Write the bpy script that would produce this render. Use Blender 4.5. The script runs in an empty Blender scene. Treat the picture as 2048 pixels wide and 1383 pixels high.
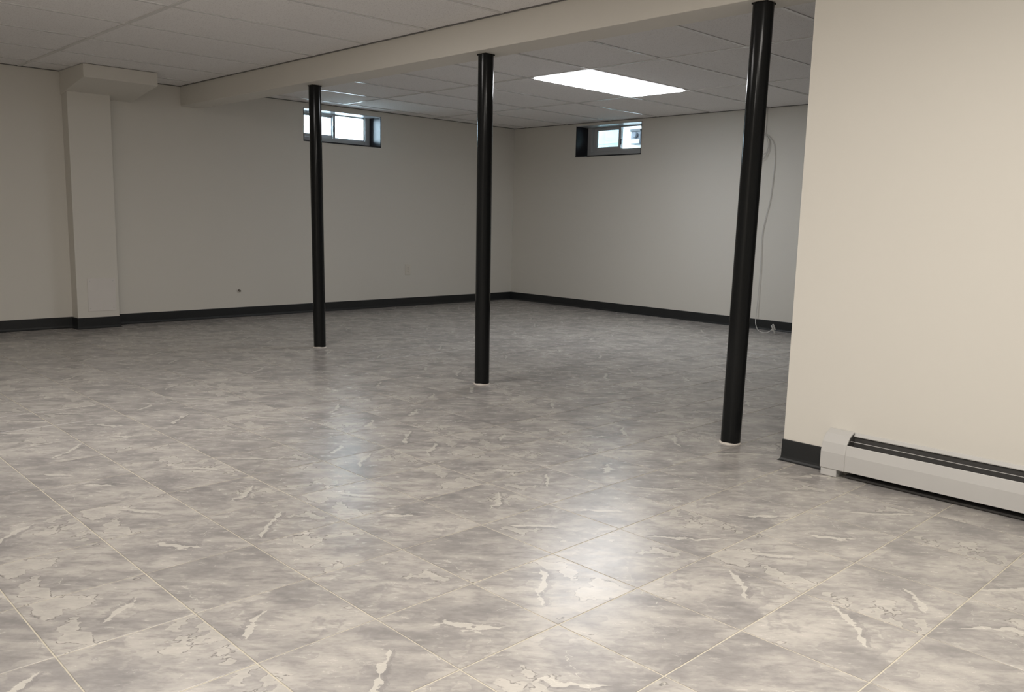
import bpy, bmesh, math, random
from mathutils import Vector, Matrix

random.seed(7)
scn = bpy.context.scene
COL = scn.collection

# ------------------------------------------------------------------ camera
cd = bpy.data.cameras.new('camera'); cam = bpy.data.objects.new('camera', cd); COL.objects.link(cam)
cd.sensor_fit = 'HORIZONTAL'; cd.sensor_width = 36.0; cd.lens = 1699.62 / 2048 * 36.0
cd.clip_start = 0.02; cd.clip_end = 200
cam.matrix_world = Matrix(((0.7184771, 0.08510551, -0.69032435, -7.0828),
                           (-0.69513428, 0.1221929, -0.70841883, -7.3098),
                           (0.02406239, 0.98885082, 0.14695256, 0.9431),
                           (0, 0, 0, 1)))
scn.camera = cam

# ------------------------------------------------------------------ sky (overcast daylight) and exposure
SKY_STRENGTH = 21.0
w = bpy.data.worlds.new('overcast_sky'); scn.world = w; w.use_nodes = True
bg = w.node_tree.nodes['Background']
bg.inputs[0].default_value = (0.66, 0.83, 1.0, 1); bg.inputs[1].default_value = SKY_STRENGTH
vs = scn.view_settings
vs.view_transform = 'Standard'; vs.look = 'None'; vs.gamma = 1.0; vs.use_curve_mapping = False
vs.exposure = 0.0
scn.cycles.use_light_tree = False
scn.cycles.max_bounces = 8
# emission of the four troffer lights of the room: (tile x0, tile y0, strength, colour)
LIGHT_FAR = (11.4, (0.97, 1.0, 1.04))
LIGHT_LEFT = (14.2, (1.0, 0.955, 0.92))
LIGHT_NEAR = (22.4, (1.0, 0.945, 0.875))

# ------------------------------------------------------------------ dimensions
HC = 1.988            # ceiling height
XW, YW = -9.6, -10.6  # unseen ends of the room
BX0, BX1, BZ = -3.952, -3.762, 1.829   # beam
PX, PY = -3.932, -5.674                # partition face and its free end
TT = 0.6096
TS, TX, TY = 0.3048, -5.3693, -5.7384  # floor tile grid

# ------------------------------------------------------------------ helpers
def tag(o, label=None, cat=None, group=None, kind=None):
    if label: o['label'] = label
    if cat: o['category'] = cat
    if group: o['group'] = group
    if kind: o['kind'] = kind
    return o

def obj(name, bm, mat, parent=None, smooth=False, bevel=0):
    me = bpy.data.meshes.new(name)
    bmesh.ops.recalc_face_normals(bm, faces=bm.faces[:])
    bm.to_mesh(me); bm.free()
    if mat: me.materials.append(mat)
    if smooth:
        for p in me.polygons: p.use_smooth = True
    o = bpy.data.objects.new(name, me); COL.objects.link(o)
    if parent: o.parent = parent
    if bevel:
        m = o.modifiers.new('bevel', 'BEVEL'); m.width = bevel; m.segments = 2; m.limit_method = 'ANGLE'
    return o

def link_mesh(name, me, parent=None, loc=(0, 0, 0)):
    o = bpy.data.objects.new(name, me); COL.objects.link(o)
    if parent: o.parent = parent
    o.location = loc
    return o

def empty(name, loc=(0, 0, 0)):
    o = bpy.data.objects.new(name, None); COL.objects.link(o)
    o.location = loc; o.empty_display_size = 0.1
    return o

def box(bm, x0, x1, y0, y1, z0, z1):
    x0, x1 = sorted((x0, x1)); y0, y1 = sorted((y0, y1)); z0, z1 = sorted((z0, z1))
    v = [bm.verts.new(c) for c in ((x0, y0, z0), (x1, y0, z0), (x1, y1, z0), (x0, y1, z0),
                                   (x0, y0, z1), (x1, y0, z1), (x1, y1, z1), (x0, y1, z1))]
    for f in ((3, 2, 1, 0), (4, 5, 6, 7), (0, 1, 5, 4), (1, 2, 6, 5), (2, 3, 7, 6), (3, 0, 4, 7)):
        bm.faces.new([v[i] for i in f])
    return bm

def nb(*a):
    bm = bmesh.new()
    if a: box(bm, *a)
    return bm

def prism(bm, pts, axis, a, b):
    """closed polygon pts (two coordinates) extruded along axis from a to b"""
    def P(p, t):
        return {'x': (t, p[0], p[1]), 'y': (p[0], t, p[1]), 'z': (p[0], p[1], t)}[axis]
    va = [bm.verts.new(P(p, a)) for p in pts]; vb = [bm.verts.new(P(p, b)) for p in pts]
    n = len(pts)
    bm.faces.new(va); bm.faces.new(vb[::-1])
    for i in range(n): bm.faces.new((va[i], vb[i], vb[(i + 1) % n], va[(i + 1) % n]))
    return bm

def smooth_path(ctrl, sub=8):
    P = [Vector(c) for c in ctrl]; out = []
    for i in range(len(P) - 1):
        p0 = P[max(i - 1, 0)]; p1 = P[i]; p2 = P[i + 1]; p3 = P[min(i + 2, len(P) - 1)]
        for k in range(sub):
            t = k / sub
            out.append(0.5 * ((2 * p1) + (p2 - p0) * t + (2 * p0 - 5 * p1 + 4 * p2 - p3) * t * t + (3 * p1 - p0 - 3 * p2 + p3) * t ** 3))
    out.append(P[-1]); return out

def tube(bm, path, r, seg=8):
    rings = []; up = Vector((0.31, 0.17, 0.93)).normalized()
    for i, p in enumerate(path):
        d = (path[min(i + 1, len(path) - 1)] - path[max(i - 1, 0)]).normalized()
        a = d.cross(up)
        if a.length < 1e-3: a = d.cross(Vector((1, 0, 0)))
        a.normalize(); b = d.cross(a).normalized(); up = a.cross(d).normalized()
        rings.append([bm.verts.new(p + r * (math.cos(2 * math.pi * k / seg) * a + math.sin(2 * math.pi * k / seg) * b)) for k in range(seg)])
    for A, B in zip(rings, rings[1:]):
        for k in range(seg): bm.faces.new((A[k], A[(k + 1) % seg], B[(k + 1) % seg], B[k]))
    bm.faces.new(rings[0]); bm.faces.new(rings[-1][::-1])
    return bm

def lathe(bm, prof, seg=40, axis_pts=None):
    """prof: list of (r, z); axis_pts: (base, top) for a slightly leaning axis"""
    rings = []
    for r, z in prof:
        cx = cy = 0
        if axis_pts:
            t = z / axis_pts[1][2]; cx = axis_pts[1][0] * t; cy = axis_pts[1][1] * t
        rings.append([bm.verts.new((cx + r * math.cos(2 * math.pi * k / seg), cy + r * math.sin(2 * math.pi * k / seg), z)) for k in range(seg)])
    for A, B in zip(rings, rings[1:]):
        for k in range(seg): bm.faces.new((A[k], A[(k + 1) % seg], B[(k + 1) % seg], B[k]))
    bm.faces.new(rings[0][::-1]); bm.faces.new(rings[-1])
    return bm

# ------------------------------------------------------------------ materials
class NT:
    def __init__(s, name):
        s.m = bpy.data.materials.new(name); s.m.use_nodes = True; s.t = s.m.node_tree
        s.b = s.t.nodes['Principled BSDF']
    def n(s, typ, ins=None, **kw):
        nd = s.t.nodes.new(typ)
        for k, v in kw.items(): setattr(nd, k, v)
        if ins:
            for k, v in ins.items():
                if isinstance(v, bpy.types.NodeSocket): s.t.links.new(v, nd.inputs[k])
                else: nd.inputs[k].default_value = v
        return nd
    def math(s, op, a, b=0.0, c=0.0, clamp=False):
        return s.n('ShaderNodeMath', {0: a, 1: b, 2: c}, operation=op, use_clamp=clamp).outputs[0]
    def mix(s, f, a, b):
        nd = s.n('ShaderNodeMix', data_type='RGBA')
        for k, v in ((0, f), (6, a), (7, b)):
            if isinstance(v, bpy.types.NodeSocket): s.t.links.new(v, nd.inputs[k])
            else: nd.inputs[k].default_value = (tuple(v) + (1,)) if isinstance(v, (tuple, list)) and len(v) == 3 else v
        return nd.outputs[2]
    def ramp(s, f, stops, interp='LINEAR'):
        nd = s.n('ShaderNodeValToRGB', {0: f}); cr = nd.color_ramp; cr.interpolation = interp
        while len(cr.elements) < len(stops): cr.elements.new(0.5)
        for e, (p, c) in zip(cr.elements, stops):
            e.position = p; e.color = (c, c, c, 1) if isinstance(c, (int, float)) else tuple(c) + (1,)
        return nd.outputs[0]
    def noise(s, vec, scale, detail=4, rough=0.5, dist=0.0):
        return s.n('ShaderNodeTexNoise', {'Vector': vec, 'Scale': scale, 'Detail': detail, 'Roughness': rough, 'Distortion': dist}).outputs[0]
    def pos(s): return s.n('ShaderNodeNewGeometry').outputs['Position']
    def set(s, **kw):
        for k, v in kw.items():
            k = k.replace('_', ' ')
            if isinstance(v, bpy.types.NodeSocket): s.t.links.new(v, s.b.inputs[k])
            else: s.b.inputs[k].default_value = (tuple(v) + (1,)) if isinstance(v, (tuple, list)) and len(v) == 3 else v
    def bump(s, h, strength, dist=0.002):
        s.t.links.new(s.n('ShaderNodeBump', {'Height': h, 'Strength': strength, 'Distance': dist}).outputs[0], s.b.inputs['Normal'])

def plain(name, col, rough=0.5, metal=0.0, bump=0.0, scale=60, var=0.04, spec=0.5):
    k = NT(name); P = k.pos(); n = k.noise(P, scale * 0.1, 3)
    k.set(Base_Color=k.mix(n, tuple(c * (1 - var) for c in col), tuple(min(1, c * (1 + var)) for c in col)), Roughness=rough, Metallic=metal)
    k.b.inputs['Specular IOR Level'].default_value = spec
    if bump: k.bump(k.noise(P, scale, 2), bump)
    return k.m

def paint_wall():
    k = NT('cream_wall_paint'); P = k.pos()
    a = k.noise(P, 0.9, 1, 0.5)
    c = k.mix(a, (0.735, 0.706, 0.642), (0.755, 0.729, 0.668))
    k.set(Base_Color=c, Roughness=0.55)
    k.b.inputs['Specular IOR Level'].default_value = 0.35
    return k.m

def ceiling_tile_mat():
    k = NT('mineral_fibre_tile'); P = k.pos()
    big = k.noise(P, 1.3, 1); fine = k.noise(P, 150, 2, 0.7)
    c = k.mix(big, (0.89, 0.875, 0.865), (0.92, 0.905, 0.895))
    speck = k.ramp(fine, [(0.34, 1.0), (0.43, 0.0)])
    c = k.mix(k.math('MULTIPLY', speck, 0.5), c, (0.45, 0.43, 0.41))
    k.set(Base_Color=c, Roughness=0.9); k.b.inputs['Specular IOR Level'].default_value = 0.2
    k.bump(fine, 0.3, 0.002)
    return k.m

def floor_mat():
    """stone-print vinyl tile: few prints, each tile turned by quarter turns"""
    k = NT('stone_print_floor_tile'); P = k.pos()
    sep = k.n('ShaderNodeSeparateXYZ', {0: P})
    X = k.math('DIVIDE', k.math('SUBTRACT', sep.outputs[0], TX), TS)
    Y = k.math('DIVIDE', k.math('SUBTRACT', sep.outputs[1], TY), TS)
    ix = k.math('FLOOR', X); iy = k.math('FLOOR', Y)
    u = k.math('SUBTRACT', k.math('SUBTRACT', X, ix), 0.5); v = k.math('SUBTRACT', k.math('SUBTRACT', Y, iy), 0.5)
    idv = k.n('ShaderNodeCombineXYZ', {0: ix, 1: iy}).outputs[0]
    wn = k.n('ShaderNodeTexWhiteNoise', {'Vector': idv}, noise_dimensions='3D')
    cs = k.n('ShaderNodeSeparateColor', {0: wn.outputs['Color']})
    r1, r2, r3 = cs.outputs[0], cs.outputs[1], cs.outputs[2]
    # mostly the same direction, some turned
    q = k.math('MULTIPLY', k.math('FLOOR', k.math('MULTIPLY', r1, 1.999)), math.pi)
    ang = k.math('ADD', q, math.radians(45))
    uv = k.n('ShaderNodeCombineXYZ', {0: u, 1: v}).outputs[0]
    rt = k.n('ShaderNodeVectorRotate', {'Vector': uv, 'Angle': ang}, rotation_type='Z_AXIS').outputs[0]
    s2 = k.n('ShaderNodeSeparateXYZ', {0: rt}); a, b = s2.outputs[0], s2.outputs[1]
    des = k.math('MULTIPLY', k.math('FLOOR', k.math('MULTIPLY', r2, 8.999)), 5.37)
    C = k.n('ShaderNodeCombineXYZ', {0: a, 1: k.math('MULTIPLY', b, 1.8), 2: des}).outputs[0]
    Cb = k.n('ShaderNodeCombineXYZ', {0: a, 1: k.math('MULTIPLY', b, 2.6), 2: des}).outputs[0]
    Ci = k.n('ShaderNodeCombineXYZ', {0: a, 1: b, 2: des}).outputs[0]
    n1 = k.noise(C, 1.7, 4, 0.62, 0.3)          # soft clouds
    n3 = k.noise(Cb, 4.6, 5, 0.68, 0.0)          # brushed streaks
    n2 = k.noise(Ci, 1.35, 4, 0.60, 0.2)        # torn patches
    base = k.ramp(n1, [(0.30, (0.285, 0.270, 0.262)), (0.43, (0.370, 0.350, 0.334)), (0.54, (0.462, 0.436, 0.408)), (0.68, (0.535, 0.505, 0.468))])
    base = k.mix(k.ramp(n3, [(0.34, 0.60), (0.50, 0.0)]), base, (0.265, 0.250, 0.245))
    base = k.mix(k.ramp(n3, [(0.54, 0.0), (0.68, 0.45)]), base, (0.575, 0.545, 0.50))
    tor = k.math('ADD', n2, k.math('MULTIPLY', k.math('SUBTRACT', n3, 0.5), 0.10))
    base = k.mix(k.ramp(tor, [(0.545, 0.0), (0.553, 0.42), (0.66, 0.05)]), base, (0.275, 0.260, 0.258))
    base = k.mix(k.ramp(tor, [(0.30, 0.25), (0.395, 0.62), (0.404, 0.0)]), base, (0.605, 0.572, 0.520))
    # broken dark hairlines along the torn edges
    hair = k.ramp(k.math('ABSOLUTE', k.math('SUBTRACT', tor, 0.400)), [(0.0, 1.0), (0.008, 0.0)])
    hair = k.math('MULTIPLY', hair, k.ramp(n3, [(0.47, 0.0), (0.53, 0.85)]))
    base = k.mix(hair, base, (0.14, 0.13, 0.125))
    # the vein print is turned a quarter on some tiles
    qa = k.math('MULTIPLY', k.math('FLOOR', k.math('MULTIPLY', k.math('FRACT', k.math('MULTIPLY', r1, 7.0)), 2.6)), math.pi / 2)
    rv = k.n('ShaderNodeVectorRotate', {'Vector': Ci, 'Angle': qa}, rotation_type='Z_AXIS').outputs[0]
    s3 = k.n('ShaderNodeSeparateXYZ', {0: rv}); a, b = s3.outputs[0], s3.outputs[1]
    # one pale vein with a grey edge on many tiles, along the print's long direction
    wn2 = k.n('ShaderNodeTexNoise', {'Vector': rv, 'Scale': 2.6, 'Detail': 3.0, 'Roughness': 0.55})
    wob = k.math('MULTIPLY', k.math('SUBTRACT', wn2.outputs[0], 0.5), 0.30)
    off = k.math('MULTIPLY', k.math('SINE', k.math('MULTIPLY', des, 2.1)), 0.20)
    bb = k.math('SUBTRACT', k.math('SUBTRACT', b, off), wob)
    ac = k.math('ABSOLUTE', k.math('SUBTRACT', a, k.math('MULTIPLY', k.math('COSINE', k.math('MULTIPLY', des, 1.3)), 0.16)))
    taper = k.ramp(k.math('MULTIPLY', ac, k.math('ADD', 0.75, k.math('MULTIPLY', r1, 0.7))), [(0.0, 1.0), (0.22, 0.80), (0.30, 0.0)])
    rag = k.math('ADD', 0.15, k.math('MULTIPLY', k.ramp(n3, [(0.38, 0.0), (0.58, 1.0)]), 1.25))
    wd = k.math('MULTIPLY', k.math('MULTIPLY', taper, rag), 0.034)
    vein = k.math('LESS_THAN', k.math('ABSOLUTE', bb), wd)
    shm = k.math('MULTIPLY', k.math('LESS_THAN', k.math('ABSOLUTE', k.math('SUBTRACT', bb, 0.034)), k.math('MULTIPLY', wd, 1.5)), 0.42)
    on = k.math('GREATER_THAN', r3, 0.38)
    base = k.mix(k.math('MULTIPLY', shm, on), base, (0.225, 0.212, 0.212))
    base = k.mix(k.math('MULTIPLY', k.math('MULTIPLY', vein, on), 0.78), base, (0.64, 0.61, 0.555))
    # thin crossing crack line
    bc = k.math('ABSOLUTE', k.math('ADD', k.math('SUBTRACT', k.math('MULTIPLY', a, 0.8), k.math('MULTIPLY', k.math('SUBTRACT', n2, 0.5), 0.9)), off))
    thin = k.math('MULTIPLY', k.math('LESS_THAN', bc, 0.0035), k.ramp(n3, [(0.50, 0.0), (0.56, 0.7)]))
    base = k.mix(thin, base, (0.63, 0.60, 0.545))
    # tile to tile shade
    tone = k.math('ADD', 0.965, k.math('MULTIPLY', k.n('ShaderNodeTexWhiteNoise', {'Vector': k.n('ShaderNodeVectorMath', {0: idv, 1: (3.7, 9.1, 2.0)}, operation='ADD').outputs[0]}, noise_dimensions='3D').outputs['Value'], 0.07))
    hsv = k.n('ShaderNodeHueSaturation', {'Color': base, 'Value': k.math('MULTIPLY', tone, 0.96)}).outputs[0]
    k.set(Base_Color=hsv, Roughness=k.math('ADD', 0.185, k.math('MULTIPLY', n3, 0.14)))
    k.b.inputs['Specular IOR Level'].default_value = 0.5
    k.bump(n1, 0.05, 0.002)
    return k.m

def glass_mat(name, tint, gloss=0.06):
    k = NT(name); t = k.t
    tr = k.n('ShaderNodeBsdfTransparent', {0: tuple(tint) + (1,)})
    gl = k.n('ShaderNodeBsdfGlossy', {'Color': (1, 1, 1, 1), 'Roughness': 0.03})
    P = k.pos(); fr = k.n('ShaderNodeFresnel', {'IOR': 1.45})
    mx = k.n('ShaderNodeMixShader', {0: fr.outputs[0], 1: tr.outputs[0], 2: gl.outputs[0]})
    t.links.new(mx.outputs[0], t.nodes['Material Output'].inputs[0])
    return k.m

def emit_mat(name, col, strength):
    k = NT(name)
    k.set(Base_Color=(0.9, 0.9, 0.9), Roughness=0.5, Emission_Color=col, Emission_Strength=strength)
    return k.m

M_WALL = paint_wall()
M_CEIL = ceiling_tile_mat()
M_FLOOR = floor_mat()
M_GROUT = plain('sandy_grout', (0.56, 0.515, 0.425), 0.8, bump=0.3, scale=300, var=0.2)
M_TBAR = plain('white_grid_bar', (0.74, 0.73, 0.72), 0.25)
M_EDGE_SHADE = plain('edge_gap_shade', (0.16, 0.155, 0.15), 0.5)  # dark grey stands for shadow in the ceiling edge gap
M_BLACK = plain('black_vinyl', (0.017, 0.0185, 0.0195), 0.42, bump=0.1, scale=120)
M_POST = plain('black_gloss_enamel', (0.0115, 0.0122, 0.0125), 0.14, bump=0.05, scale=30, spec=0.17)
M_CAULK = plain('white_caulk', (0.72, 0.67, 0.61), 0.7, bump=0.5, scale=90)
M_VINYL = plain('white_window_vinyl', (0.62, 0.63, 0.64), 0.35)
M_REVEAL = plain('black_reveal_paint', (0.016, 0.018, 0.024), 0.30, bump=0.4, scale=45, spec=0.35)
M_HEAD = plain('white_head_board', (0.55, 0.55, 0.56), 0.25)
M_HEAT = plain('white_heater_enamel', (0.56, 0.552, 0.535), 0.38)
M_FIN_SHADE = plain('dark_fin_and_gap_shade', (0.060, 0.058, 0.056), 0.7)  # dark fins; the same colour paints shade into the heater gaps
M_CORD = plain('white_cord_jacket', (0.66, 0.645, 0.61), 0.5)
M_PLATE = plain('ivory_outlet_plastic', (0.74, 0.70, 0.62), 0.35)
M_SLOT = plain('dark_slot', (0.12, 0.11, 0.10), 0.6)
M_PANEL = plain('offwhite_panel_paint', (0.765, 0.73, 0.69), 0.5)
M_STUB = plain('grey_stub', (0.20, 0.18, 0.15), 0.6)
M_GLASS = glass_mat('clear_glass', (0.95, 0.98, 0.97))
M_GLASS2 = glass_mat('screened_glass', (0.58, 0.66, 0.655))
M_SIDING = plain('white_siding', (0.68, 0.68, 0.67), 0.6)
M_CONC = plain('pale_concrete', (0.45, 0.45, 0.44), 0.9, bump=0.3, scale=40)
M_METER = plain('grey_meter_metal', (0.085, 0.09, 0.105), 0.45, metal=0.2)
M_METERD = plain('dark_meter_metal', (0.02, 0.021, 0.025), 0.45)

# ------------------------------------------------------------------ floor
floor = obj('floor', nb(XW, 0, YW, 0, -0.12, -0.0012), M_GROUT)
tag(floor, 'grey stone-look square tile floor with thin sandy grout lines', 'floor', kind='structure')

def tile_mesh(w_, d_, h=0.0016, bev=0.0006):
    bm = bmesh.new()
    lo = [bm.verts.new(c) for c in ((0, 0, -h), (w_, 0, -h), (w_, d_, -h), (0, d_, -h))]
    md = [bm.verts.new(c) for c in ((0, 0, -bev), (w_, 0, -bev), (w_, d_, -bev), (0, d_, -bev))]
    tp = [bm.verts.new(c) for c in ((bev, bev, 0), (w_ - bev, bev, 0), (w_ - bev, d_ - bev, 0), (bev, d_ - bev, 0))]
    for A, B in ((lo, md), (md, tp)):
        for i in range(4): bm.faces.new((A[i], A[(i + 1) % 4], B[(i + 1) % 4], B[i]))
    bm.faces.new(tp)
    return bm

GAP = 0.0036
inv = cam.matrix_world.inverted()
def view(pt):
    c = inv @ Vector(pt)
    if c.z > -0.05: return None
    f = 1699.62
    return 1024 + f * c.x / -c.z, 691.5 - f * c.y / -c.z, -c.z
cells = []
i0, i1 = math.floor((XW - TX) / TS), math.floor((0 - TX) / TS)
j0, j1 = math.floor((YW - TY) / TS), math.floor((0 - TY) / TS)
for i in range(i0, i1 + 1):
    for j in range(j0, j1 + 1):
        x0 = max(TX + i * TS + GAP / 2, XW); x1 = min(TX + (i + 1) * TS - GAP / 2, 0)
        y0 = max(TY + j * TS + GAP / 2, YW); y1 = min(TY + (j + 1) * TS - GAP / 2, 0)
        if x1 - x0 < 0.02 or y1 - y0 < 0.02: continue
        best = None
        for fx in (0, .5, 1):
            for fy in (0, .5, 1):
                q = view((x0 + (x1 - x0) * fx, y0 + (y1 - y0) * fy, 0))
                if q and -20 < q[0] < 2068 and q[1] < 1400: best = q[2] if best is None else min(best, q[2])
        # hidden behind the right-hand partition
        hid = False
        if (x0 + x1) / 2 > PX:
            q = view(((x0 + x1) / 2, (y0 + y1) / 2, 0))
            if q is None or q[0] > 1600: hid = True
        key = 1e6 if (best is None or hid) else best - 0.0
        cells.append((key, x0, x1, y0, y1))
cells.sort()
cache = {}
rt = random.Random(3)
N_TILE = 0
rest = bmesh.new()
for n, (key, x0, x1, y0, y1) in enumerate(cells):
    kx = (round(x1 - x0, 4), round(y1 - y0, 4))
    tx_, ty_ = rt.uniform(-1, 1) * 0.0011, rt.uniform(-1, 1) * 0.0011
    if N_TILE < 300 and key < 1e5:
        if kx not in cache:
            t = obj('floor_tile', tile_mesh(*kx), M_FLOOR, floor); t.location = (x0, y0, 0); cache[kx] = t.data
        else:
            t = link_mesh('floor_tile', cache[kx], floor, (x0, y0, 0))
        t.rotation_euler = (tx_, ty_, 0)
        N_TILE += 1
    else:
        b = tile_mesh(*kx)
        b.transform(Matrix.Translation((x0, y0, 0)) @ Matrix.Rotation(ty_, 4, 'Y') @ Matrix.Rotation(tx_, 4, 'X'))
        me_ = bpy.data.meshes.new('tmp'); b.to_mesh(me_); b.free(); rest.from_mesh(me_); bpy.data.meshes.remove(me_)
tag(obj('far_floor_tiles', rest, M_FLOOR, floor), kind='stuff')

# ------------------------------------------------------------------ walls
W1 = (-2.782, -1.892, 1.634, 1.940)    # window in the left wall: x0 x1 z0 z1
W2 = (-1.852, -0.960, 1.634, 1.962)    # window in the back wall: y0 y1 z0 z1
DEP = 0.20; THK = 0.30
def wall_with_hole(along, h):
    bm = bmesh.new(); a0, a1, z0, z1 = h
    lo, hi = (XW, THK) if along == 'x' else (YW, 0)
    def B(p, q, r, s):
        if along == 'x': box(bm, p, q, 0, THK, r, s)
        else: box(bm, 0, THK, p, q, r, s)
    B(lo, a0, -0.12, 2.3); B(a1, hi, -0.12, 2.3); B(a0, a1, -0.12, z0); B(a0, a1, z1, 2.3)
    return bm
tag(obj('wall_left', wall_with_hole('x', W1), M_WALL), 'cream painted wall on the left with the bright bluish slider window', 'wall', kind='structure')
tag(obj('wall_back', wall_with_hole('y', W2), M_WALL), 'pale cream wall at the far right with small window and hanging white cord', 'wall', kind='structure')
tag(obj('wall_right', nb(PX, PX + 0.14, YW, PY, 0, BZ), M_WALL), 'cream partition wall in the right foreground above the baseboard heater', 'wall', kind='structure')
tag(obj('wall_rear', nb(XW, THK, YW - 0.2, YW, -0.12, 2.3), M_WALL), 'cream wall behind the viewer, outside the picture', 'wall', kind='structure')
tag(obj('wall_side', nb(XW - 0.2, XW, YW - 0.2, THK, -0.12, 2.3), M_WALL), 'cream side wall beyond the left edge of the picture', 'wall', kind='structure')

# boxed pillar with header on the left wall
PIL = (-4.888, -4.572, -0.13)
pil = obj('wall_pillar', nb(PIL[0], PIL[1], PIL[2], 0, 0, 1.86), M_WALL, bevel=0.002)
tag(pil, 'cream boxed pillar on the left wall below a wider ceiling header', 'pillar', kind='structure')
hb = bmesh.new(); prism(hb, [(-0.548, HC), (0, HC), (0, 1.812), (-0.548, 1.893)], 'x', -4.896, -4.360)
obj('header_box', hb, M_WALL, pil, bevel=0.002)
ap = obj('access_panel', nb(-4.808, -4.595, PIL[2] - 0.004, PIL[2], 0.138, 0.400), M_PANEL, pil, bevel=0.0015)
ap['label'] = 'flat off-white access panel low on the pillar'
for zz in (0.160, 0.378):
    for xx in (-4.790, -4.613):
        b = bmesh.new(); lathe(b, [(0.0045, 0), (0.004, 0.002)], 10)
        s_ = obj('screw', b, M_CORD, ap); s_.rotation_euler = (math.pi / 2, 0, 0); s_.location = (xx, PIL[2] - 0.0038, zz)

# ------------------------------------------------------------------ ceiling: slab, grid bars, lay-in tiles
ceil = obj('ceiling', nb(XW, 0, YW, 0, HC + 0.022, HC + 0.25), M_CEIL)
tag(ceil, 'suspended ceiling of speckled off-white lay-in tiles in a thin grid', 'ceiling', kind='structure')
LIGHTS = []
def ceiling_zone(xs, ys, xlim, ylim, lights):
    bw = 0.0115
    xs = [x for x in xs if xlim[0] + 0.03 < x < xlim[1] - 0.03]; ys = [y for y in ys if ylim[0] + 0.03 < y < ylim[1] - 0.03]
    ex = [xlim[0]] + sorted(xs) + [xlim[1]]; ey = [ylim[0]] + sorted(ys) + [ylim[1]]
    for x in xs: obj('main_tee', nb(x - bw, x + bw, ylim[0], ylim[1], HC - 0.0012, HC + 0.02), M_TBAR, ceil)
    tee = {}; pan = {}
    for xa, xb in zip(ex, ex[1:]):
        for y in ys:
            L = round(xb - xa - 2 * bw, 4)
            if L not in tee: t = obj('cross_tee', nb(0, L, -bw, bw, -0.0008, 0.02), M_TBAR, ceil); tee[L] = t.data
            else: t = link_mesh('cross_tee', tee[L], ceil)
            t.location = (xa + bw, y, HC)
        for ya, yb in zip(ey, ey[1:]):
            if any(abs(l[0] - xa) < 0.05 and abs(l[1] - ya) < 0.05 for l in lights):
                LIGHTS.append((xa, xb, ya, yb)); continue
            kx = (round(xb - xa, 3), round(yb - ya, 3))
            if kx not in pan:
                bm = nb(0.004, kx[0] - 0.004, 0.004, kx[1] - 0.004, 0.0035, 0.016)
                t = obj('ceiling_tile', bm, M_CEIL, ceil); pan[kx] = t.data
            else: t = link_mesh('ceiling_tile', pan[kx], ceil)
            t.location = (xa, ya, HC)
    return ex, ey
far_l = [(-2.4598, -2.662 - TT)]
near_l = [(-6.390, -3.977), (-6.390, -3.977 - 5 * TT), (-7.609 - 1.2192, -3.977 - 5 * TT)]
ceiling_zone([-2.4598 + 1.2192 * k for k in (-1, 0, 1)], [-2.662 + TT * k for k in range(-14, 5)], (BX1, 0), (YW, 0), far_l)
ceiling_zone([BX0 - 1.2192 * k for k in range(1, 5)], [-3.977 + TT * k for k in range(-11, 7)], (XW, BX0), (YW, 0), near_l)
# edge angle coloured dark as the gap shadow where the ceiling meets walls and beam
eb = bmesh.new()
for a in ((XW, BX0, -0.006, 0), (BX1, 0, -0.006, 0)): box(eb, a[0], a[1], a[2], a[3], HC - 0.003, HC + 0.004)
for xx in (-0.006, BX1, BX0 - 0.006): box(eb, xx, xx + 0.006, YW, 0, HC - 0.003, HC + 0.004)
obj('edge_angle_shade', eb, M_EDGE_SHADE, ceil)

beam = obj('ceiling_beam', nb(BX0, BX1, YW, 0, BZ, HC + 0.02), M_WALL, bevel=0.003)
tag(beam, 'cream boxed ceiling beam resting on the three black posts', 'beam', kind='structure')

# ------------------------------------------------------------------ baseboards (black vinyl cove)
def cove(name, pts, normals_left, parent=None, label=None, cat='baseboard'):
    """sweep the cove profile along a floor polyline; the room lies on the left of the path"""
    prof = [(0, 0), (0.015, 0), (0.0155, 0.0012), (0.010, 0.0045), (0.0062, 0.011), (0.0045, 0.020), (0.004, 0.086), (0.003, 0.0885), (0, 0.0885)]
    P = [Vector((x, y)) for x, y in pts]; bm = bmesh.new(); rings = []
    for i, p in enumerate(P):
        ns = []
        if i: d = (P[i] - P[i - 1]).normalized(); ns.append(Vector((-d.y, d.x)))
        if i < len(P) - 1: d = (P[i + 1] - P[i]).normalized(); ns.append(Vector((-d.y, d.x)))
        m = ns[0] if len(ns) == 1 else (ns[0] + ns[1]) / (1 + ns[0].dot(ns[1]))
        rings.append([bm.verts.new((p.x + m.x * o, p.y + m.y * o, z)) for o, z in prof])
    for A, B in zip(rings, rings[1:]):
        for k in range(len(prof)): bm.faces.new((A[k], A[(k + 1) % len(prof)], B[(k + 1) % len(prof)], B[k]))
    bm.faces.new(rings[0]); bm.faces.new(rings[-1][::-1])
    return tag(obj(name, bm, M_BLACK), label, cat, kind='structure')
cove('baseboard_left', [(0, 0), (PIL[1], 0), (PIL[1], PIL[2]), (PIL[0], PIL[2]), (PIL[0], 0), (XW, 0)], 1,
     label='black vinyl baseboard along the left wall, wrapping the pillar')
cove('baseboard_back', [(0, YW), (0, 0)], 1, label='black vinyl baseboard along the far right wall behind the cord')
cove('baseboard_right', [(PX, -5.866), (PX, PY), (PX + 0.14, PY)], 1, label='short black vinyl baseboard between partition end and heater')

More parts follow.
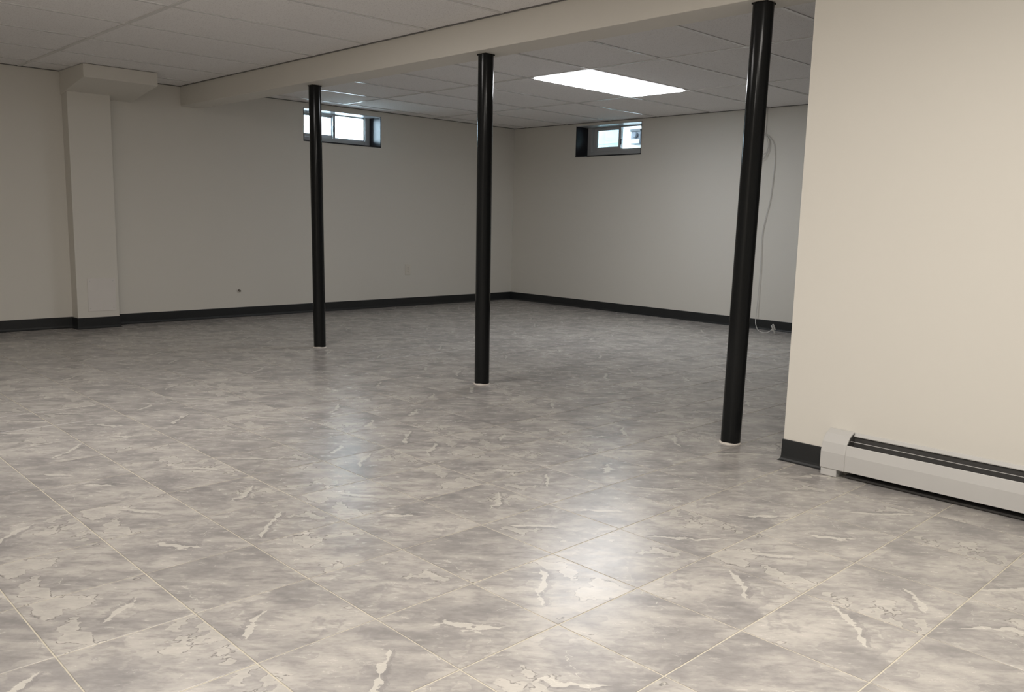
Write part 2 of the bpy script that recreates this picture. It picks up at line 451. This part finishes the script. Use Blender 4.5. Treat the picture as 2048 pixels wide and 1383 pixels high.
# ------------------------------------------------------------------ windows
def window(name, along, h, label):
    """local frame: s along the wall from the jamb seen in full, d into the wall, z up"""
    a0, a1, z0, z1 = h
    root = empty(name); tag(root, label, 'window', kind='structure')
    # along x (left wall): the jamb seen is at a1, s runs towards -x; along y (back wall): seen jamb at a1 too, s runs towards -y
    def B(bm, s0, s1, d0, d1, za, zb):
        if along == 'x': box(bm, a1 - s1, a1 - s0, d0, d1, za, zb)
        else: box(bm, d0, d1, a1 - s1, a1 - s0, za, zb)
        return bm
    Wd = a1 - a0; nbm = bmesh.new
    # lining boards of the deep opening
    for s0, s1 in ((0, 0.008), (Wd - 0.008, Wd)):
        obj('jamb', B(nbm(), s0, s1, 0.001, DEP, z0, z1), M_REVEAL, root)
    obj('sill', B(nbm(), 0, Wd, -0.003, DEP, z0 - 0.002, z0 + 0.010), M_REVEAL, root)
    obj('head', B(nbm(), 0.008, Wd - 0.008, 0.001, DEP, z1 - 0.006, z1), M_HEAD, root)
    # fixed outer frame
    fb = nbm(); fz0, fz1 = z0 + 0.010, z1 - 0.006; e = 0.0
    for s0, s1 in ((0.008, 0.062), (Wd - 0.062, Wd - 0.008)): B(fb, s0, s1, DEP - 0.012, DEP + 0.06, fz0, fz1)
    B(fb, 0.062, Wd - 0.062, DEP - 0.012, DEP + 0.06, fz0, fz0 + 0.055)
    B(fb, 0.062, Wd - 0.062, DEP - 0.002, DEP + 0.06, fz1 - 0.006, fz1)
    obj('window_frame', fb, M_VINYL, root, bevel=0.003)
    b0, t0 = fz0 + 0.055, fz1 - 0.006
    def sash(s0, s1, d0, d1, rail, stile_a, stile_b, bot, glass, nm, top):
        sb = nbm()
        B(sb, s0, s0 + stile_a, d0, d1, b0, t0); B(sb, s1 - stile_b, s1, d0, d1, b0, t0)
        B(sb, s0 + stile_a, s1 - stile_b, d0, d1, b0, b0 + bot); B(sb, s0 + stile_a, s1 - stile_b, d0, d1, t0 - top, t0)
        so = obj(nm, sb, M_VINYL, root, bevel=0.002)
        dm = (d0 + d1) / 2
        obj('pane', B(nbm(), s0 + stile_a - 0.002, s1 - stile_b + 0.002, dm - 0.003, dm + 0.003, b0 + bot - 0.002, t0 - top + 0.002), glass, so)
        return so
    mid = 0.455
    if along == 'x':
        # right half: big clear pane close to the room; left half: inner sash
        sash(0.062, mid - 0.02, DEP + 0.005, DEP + 0.027, 0, 0.010, 0.028, 0.012, M_GLASS, 'fixed_sash', 0.004)
        so = sash(mid - 0.045, Wd - 0.062, DEP + 0.030, DEP + 0.055, 0, 0.030, 0.030, 0.034, M_GLASS, 'sliding_sash', 0.026)
        sl = mid - 0.028
    else:
        so = sash(0.062, mid - 0.005, DEP + 0.030, DEP + 0.055, 0, 0.042, 0.038, 0.050, M_GLASS2, 'sliding_sash', 0.024)
        sash(mid - 0.030, Wd - 0.062, DEP + 0.005, DEP + 0.027, 0, 0.030, 0.010, 0.022, M_GLASS, 'fixed_sash', 0.004)
        sl = mid + 0.004
    obj('latch', B(nbm(), sl, sl + 0.012, DEP - 0.004, DEP + 0.006, z0 + 0.13, z0 + 0.19), M_METER, so, bevel=0.002)
    return root
window('window_1', 'x', W1, 'bright bluish slider window high in the left wall behind a post')
window('window_2', 'y', W2, 'small slider window high in the back wall showing a meter outside')

# ------------------------------------------------------------------ outdoors seen through the windows
tag(obj('ground_outside', nb(THK, 9, -9, 9, 1.40, 1.50), M_CONC), 'pale concrete yard outside the back wall', 'ground', kind='structure')
tag(obj('ground_beyond', nb(-9, THK, THK, 9, 1.40, 1.50), M_CONC), 'pale concrete yard outside the left wall', 'ground', kind='structure')
ow = bmesh.new()
OX = 1.60
box(ow, OX, OX + 0.2, -12, 9, 1.5, 5.3)
ext = obj('wall_outside', ow, M_SIDING)
tag(ext, 'white wall of the house opposite seen through the far window', 'wall', kind='structure')
lap = None
for k in range(8):
    b = bmesh.new(); z = 1.5 + k * 0.22
    prism(b, [(OX, z), (OX - 0.012, z), (OX - 0.003, z + 0.22), (OX, z + 0.22)], 'y', -12, 9)
    obj('siding_board', b, M_SIDING, ext)
obj('shade_eave', nb(OX - 0.40, OX + 0.4, -12, 9, 5.3, 5.45), M_SIDING, ext)  # unseen overhang, added to keep sky light off the opposite wall
# unseen upper house wall, added to cut sky light in the passage
hs = obj('wall_upper', nb(THK - 0.15, THK + 0.02, YW - 0.2, THK, 2.3, 5.8), M_SIDING)
tag(hs, 'unseen white house wall added above the basement to shade the passage', 'wall', kind='structure')
obj('shade_eave', nb(-0.6, THK + 0.55, YW - 0.2, THK + 0.3, 5.8, 5.95), M_SIDING, hs)  # second unseen overhang, added to close the passage to the sky

# ------------------------------------------------------------------ ceiling lights
def troffer(idx, r, strength, col, label):
    xa, xb, ya, yb = r
    root = empty('ceiling_light', ((xa + xb) / 2, (ya + yb) / 2, HC)); tag(root, label, 'light', 'recessed ceiling light panels')
    hx, hy = (xb - xa) / 2 - 0.013, (yb - ya) / 2 - 0.013
    fb = bmesh.new(); t = 0.016
    for a in ((-hx, hx, -hy, -hy + t), (-hx, hx, hy - t, hy), (-hx, -hx + t, -hy + t, hy - t), (hx - t, hx, -hy + t, hy - t)):
        box(fb, a[0], a[1], a[2], a[3], 0.0, 0.018)
    obj('light_frame', fb, M_TBAR, root)
    db = bmesh.new()
    # shallow drop lens with rounded shoulders
    G = [(-1, 0.0), (-0.985, 0.55), (-0.94, 0.9), (-0.8, 1.0), (0.8, 1.0), (0.94, 0.9), (0.985, 0.55), (1, 0.0)]
    GX = [((1 if u > 0 else -1) * (1 - (1 - abs(u)) * 0.5), d) for u, d in G]
    V = {}
    for i, (u, du) in enumerate(GX):
        for j, (v, dv) in enumerate(G):
            V[i, j] = db.verts.new((u * (hx - t), v * (hy - t), 0.003 - 0.014 * min(du, dv)))
    for i in range(len(GX) - 1):
        for j in range(len(G) - 1): db.faces.new((V[i, j], V[i, j + 1], V[i + 1, j + 1], V[i + 1, j]))
    d = obj('diffuser', db, emit_mat('lit_diffuser_%d' % idx, col, strength), root, smooth=True)
    me = d.data
    if me.polygons[0].normal.z > 0: me.flip_normals()
    obj('housing', nb(-hx, hx, -hy, hy, 0.018, 0.021), M_TBAR, root)
lab = {0: 'glowing rectangular ceiling light panel beyond the beam'}
for n, r in enumerate(LIGHTS):
    if n == 0: troffer(n, r, LIGHT_FAR[0], LIGHT_FAR[1], 'glowing rectangular ceiling light panel beyond the beam')
    elif r[2] > -5: troffer(n, r, LIGHT_LEFT[0], LIGHT_LEFT[1], 'ceiling light panel just above the top left picture edge')
    else: troffer(n, r, LIGHT_NEAR[0], LIGHT_NEAR[1], 'ceiling light panel over the viewer beside the partition' if r[0] > -7 else 'ceiling light panel behind the viewer near the side wall')

# ------------------------------------------------------------------ black steel posts
def post(base, top, label):
    root = empty('support_post', (base[0], base[1], 0)); tag(root, label, 'post', 'black posts under the beam')
    lean = (Vector((0, 0, 0)), Vector((top[0] - base[0], top[1] - base[1], BZ)))
    b = bmesh.new(); R_ = 0.0425
    lathe(b, [(R_, 0.004), (R_, 0.3), (R_, 0.6), (R_, 0.9), (R_, 1.2), (R_, 1.5), (R_, BZ - 0.006)], 48, lean)
    obj('shaft', b, M_POST, root, smooth=True)
    m = root.children[0].modifiers.new('edges', 'EDGE_SPLIT'); m.split_angle = 0.8
    # uneven ring of filler at the foot
    b = bmesh.new(); seg = 40; rg = random.Random(int(abs(base[1]) * 100))
    r1 = [bm_ for bm_ in []]
    A = []; B2 = []; C = []
    ph = rg.uniform(0, 6)
    for k in range(seg):
        t = 2 * math.pi * k / seg; wv = 0.5 + 0.3 * math.sin(2 * t + ph) + 0.2 * math.sin(5 * t + 2 * ph)
        ro = R_ + 0.003 + 0.0045 * max(wv, 0); zz = 0.003 + 0.004 * max(wv, 0)
        A.append(b.verts.new((ro * math.cos(t), ro * math.sin(t), 0)))
        B2.append(b.verts.new(((ro - 0.0015) * math.cos(t), (ro - 0.0015) * math.sin(t), zz)))
        C.append(b.verts.new(((R_ - 0.002) * math.cos(t), (R_ - 0.002) * math.sin(t), zz + 0.002)))
    for P_, Q in ((A, B2), (B2, C)):
        for k in range(seg): b.faces.new((P_[k], P_[(k + 1) % seg], Q[(k + 1) % seg], Q[k]))
    b.faces.new(A[::-1]); b.faces.new(C)
    f = obj('foot_filler', b, M_CAULK, root); f['label'] = 'white filler ring at the foot'
    c = obj('cap_plate', nb(lean[1].x - 0.035, lean[1].x + 0.035, lean[1].y - 0.035, lean[1].y + 0.035, BZ - 0.007, BZ), M_POST, root, bevel=0.001)
    return root
post((-3.848, -2.006), (-3.846, -1.966), 'black steel post farthest away, in front of the bluish left window')
post((-3.830, -3.729), (-3.856, -3.740), 'middle black steel post left of the glowing ceiling light')
post((-3.857, -5.386), (-3.878, -5.424), 'nearest and thickest-looking black steel post beside the cream partition')

# ------------------------------------------------------------------ baseboard heater on the partition
def heater():
    y0, y1 = -5.868, -8.60           # end cap to the far end
    yc = -5.960
    root = empty('baseboard_heater', (PX, (y0 + y1) / 2, 0)); oy = (y0 + y1) / 2
    tag(root, 'long white metal baseboard heater low on the cream partition', 'heater')
    def pr(pts, a, b): return prism(bmesh.new(), [(x, z) for x, z in pts], 'y', a - oy, b - oy)
    # coordinates: x out of the wall is negative
    obj('back_panel', pr([(0, 0.012), (-0.003, 0.012), (-0.003, 0.160), (-0.010, 0.1575), (-0.0105, 0.1605), (-0.003, 0.171), (0, 0.172)], yc, y1), M_HEAT, root)
    cov = [(-0.0605, 0.1305), (-0.0625, 0.1310), (-0.0645, 0.1285), (-0.0725, 0.0935), (-0.0715, 0.032), (-0.062, 0.0305), (-0.062, 0.032), (-0.0697, 0.0335), (-0.0707, 0.0932), (-0.0630, 0.1270)]
    obj('front_cover', pr(cov, yc, y1), M_HEAT, root)
    obj('damper', pr([(-0.0340, 0.1435), (-0.0375, 0.1445), (-0.0378, 0.1425), (-0.0343, 0.1415)], yc, y1), M_HEAT, root)
    obj('fin_element', pr([(-0.005, 0.040), (-0.058, 0.040), (-0.058, 0.095), (-0.005, 0.098)], yc, y1), M_FIN_SHADE, root)
    obj('slot_shade_liner', pr([(-0.0032, 0.030), (-0.0045, 0.030), (-0.0045, 0.156), (-0.0032, 0.1565)], yc, y1), M_FIN_SHADE, root)  # dark sheet over the back panel, standing for shade in the slot
    obj('toe_shade_strip', pr([(-0.0, 0.004), (-0.050, 0.004), (-0.052, 0.012), (-0.0, 0.016)], yc, y1), M_FIN_SHADE, root)  # dark strip painting the toe shadow below the cover
    cap = [(0, 0.0), (-0.010, 0.0), (-0.066, 0.029), (-0.0745, 0.031), (-0.0755, 0.095), (-0.066, 0.132), (-0.040, 0.1615), (-0.012, 0.173), (0, 0.1745)]
    cap[1] = (-0.010, 0.030); cap[0] = (0, 0.030); cap[2] = (-0.066, 0.0295)
    ec = obj('end_cap', pr(cap, y0, yc - 0.004), M_HEAT, root, bevel=0.0025)
    obj('foot', pr([(-0.004, 0.0), (-0.068, 0.0), (-0.071, 0.003), (-0.071, 0.031), (-0.004, 0.031)], y0 - 0.003, y0 - 0.066), M_HEAT, ec, bevel=0.002)
    obj('cap_shade_plate', pr([(-0.0035, 0.034), (-0.062, 0.034), (-0.066, 0.094), (-0.0620, 0.1265), (-0.0385, 0.1560), (-0.0120, 0.1675), (-0.0035, 0.1685)], yc - 0.0042, yc - 0.0052), M_FIN_SHADE, ec)  # dark sheet on the solid cap, standing for its shaded hollow
    obj('end_cap', pr(cap, y1 + 0.004, y1 - 0.09), M_HEAT, root, bevel=0.0025)
heater()

# ------------------------------------------------------------------ hanging white cord on the back wall
def cord():
    root = empty('hanging_cord', (-0.01, -3.25, 1.74)); o = Vector((-0.01, -3.25, 1.74))
    tag(root, 'thin white cord coiled high on the back wall, trailing to the floor', 'cord')
    R_ = 0.0030
    def L(pts): return [Vector(q) - o for q in pts]
    obj('riser', tube(bmesh.new(), smooth_path(L([(-0.008, -3.250, 1.985), (-0.008, -3.252, 1.88), (-0.010, -3.250, 1.755)]), 6), 0.0024), M_CORD, root, smooth=True)
    path = [(-0.012, -3.215, 1.735), (-0.020, -3.250, 1.755), (-0.022, -3.283, 1.742), (-0.020, -3.326, 1.692), (-0.016, -3.349, 1.640), (-0.014, -3.361, 1.494), (-0.014, -3.344, 1.203),
            (-0.015, -3.312, 1.034), (-0.016, -3.288, 0.894), (-0.018, -3.287, 0.767), (-0.021, -3.293, 0.563), (-0.025, -3.291, 0.300), (-0.034, -3.288, 0.130), (-0.055, -3.300, 0.062),
            (-0.095, -3.340, 0.018), (-0.165, -3.400, 0.0045), (-0.225, -3.460, 0.0042), (-0.245, -3.510, 0.0045), (-0.250, -3.545, 0.015), (-0.240, -3.572, 0.040)]
    obj('cord', tube(bmesh.new(), smooth_path(L(path), 8), R_), M_CORD, root, smooth=True)
    for n, (ry, rz, cy, cz, x) in enumerate(((0.062, 0.085, -3.232, 1.668, -0.012), (0.075, 0.102, -3.228, 1.652, -0.019), (0.055, 0.112, -3.236, 1.640, -0.026))):
        pts = [Vector((x - 0.003 * math.sin(2 * t), cy + ry * math.sin(t), cz + rz * math.cos(t))) - o for t in [2 * math.pi * k / 40 for k in range(41)]]
        obj('loop', tube(bmesh.new(), pts, 0.0024), M_CORD, root, smooth=True)
    obj('hook', tube(bmesh.new(), smooth_path(L([(0.0, -3.232, 1.752), (-0.030, -3.232, 1.750), (-0.038, -3.232, 1.760)]), 6), 0.003), M_STUB, root, smooth=True)
    # flat two-leaf plug standing on edge, leaning
    pl = obj('plug', nb(-0.004, 0.004, -0.012, 0.012, 0.0, 0.080), M_CORD, root, bevel=0.002)
    pl.matrix_local = Matrix.Translation(Vector((-0.225, -3.592, 0.002)) - o) @ Matrix.Rotation(math.radians(-44), 4, 'Z') @ Matrix.Rotation(math.radians(-25), 4, 'Y')
    obj('cover', nb(0.010, 0.022, -0.011, 0.011, 0.030, 0.085), M_CORD, pl, bevel=0.003)
    obj('strain_relief', nb(-0.012, 0.012, -0.006, 0.006, 0.034, 0.050), M_CORD, pl, bevel=0.003)
cord()

# ------------------------------------------------------------------ outlet and cable stub on the left wall
def outlet():
    root = empty('wall_outlet', (-1.545, 0, 0.388)); tag(root, 'ivory double power outlet low on the left wall near the corner', 'outlet')
    obj('cover_plate', nb(-0.036, 0.036, -0.006, 0, -0.058, 0.058), M_PLATE, root, bevel=0.003)
    for z in (-0.020, 0.020):
        b = bmesh.new(); pts = []
        for k in range(24):
            t = 2 * math.pi * k / 24; pts.append((max(-0.0145, min(0.0145, 0.0172 * math.cos(t))), z + 0.0145 * math.sin(t)))
        rc = obj('receptacle', prism(b, pts, 'y', -0.0085, -0.004), M_PLATE, root)
        for s in (-0.0055, 0.0055): obj('slot', nb(s - 0.001, s + 0.001, -0.0089, -0.008, z - 0.002, z + 0.007), M_SLOT, rc)
        obj('slot', nb(-0.002, 0.002, -0.0089, -0.008, z - 0.009, z - 0.006), M_SLOT, rc)
    b = bmesh.new(); lathe(b, [(0.003, 0), (0.0028, 0.0015)], 12)
    s_ = obj('screw', b, M_SLOT, root); s_.rotation_euler = (math.pi / 2, 0, 0); s_.location = (0, -0.0058, 0)
outlet()
sr = empty('cable_stub', (-3.47, 0, 0.243)); tag(sr, 'tiny grey cable stub poking out low on the left wall', 'cable')
obj('stub', tube(bmesh.new(), smooth_path([(0, 0.004, 0), (0.002, -0.012, 0.001), (0.008, -0.022, -0.008)], 6), 0.009, 12), M_STUB, sr, smooth=True)
b = bmesh.new(); lathe(b, [(0.018, 0), (0.016, 0.003)], 20)
g = obj('grommet', b, M_PANEL, sr); g.rotation_euler = (math.pi / 2, 0, 0)

# ------------------------------------------------------------------ meter box on the wall opposite
def meter():
    # line of sight through the right pane of the back window
    root = empty('meter_box', (OX - 0.012, -0.588, 1.996)); tag(root, 'grey utility meter box on the white wall outside the far window', 'meter')
    obj('enclosure', nb(-0.07, 0.012, -0.075, 0.075, -0.092, 0.092), M_METER, root, bevel=0.006)
    obj('hood', nb(-0.085, 0.012, -0.080, 0.080, 0.062, 0.094), M_METERD, root, bevel=0.004)
    b = bmesh.new(); lathe(b, [(0.036, 0), (0.035, 0.02), (0.026, 0.03)], 28)
    d = obj('dial_cover', b, M_METER, root, smooth=False); d.rotation_euler = (0, -math.pi / 2, 0); d.location = (-0.07, 0, 0.018)
    obj('lower_door', nb(-0.076, -0.069, -0.064, 0.064, -0.080, -0.030), M_CONC, root, bevel=0.002)
meter()
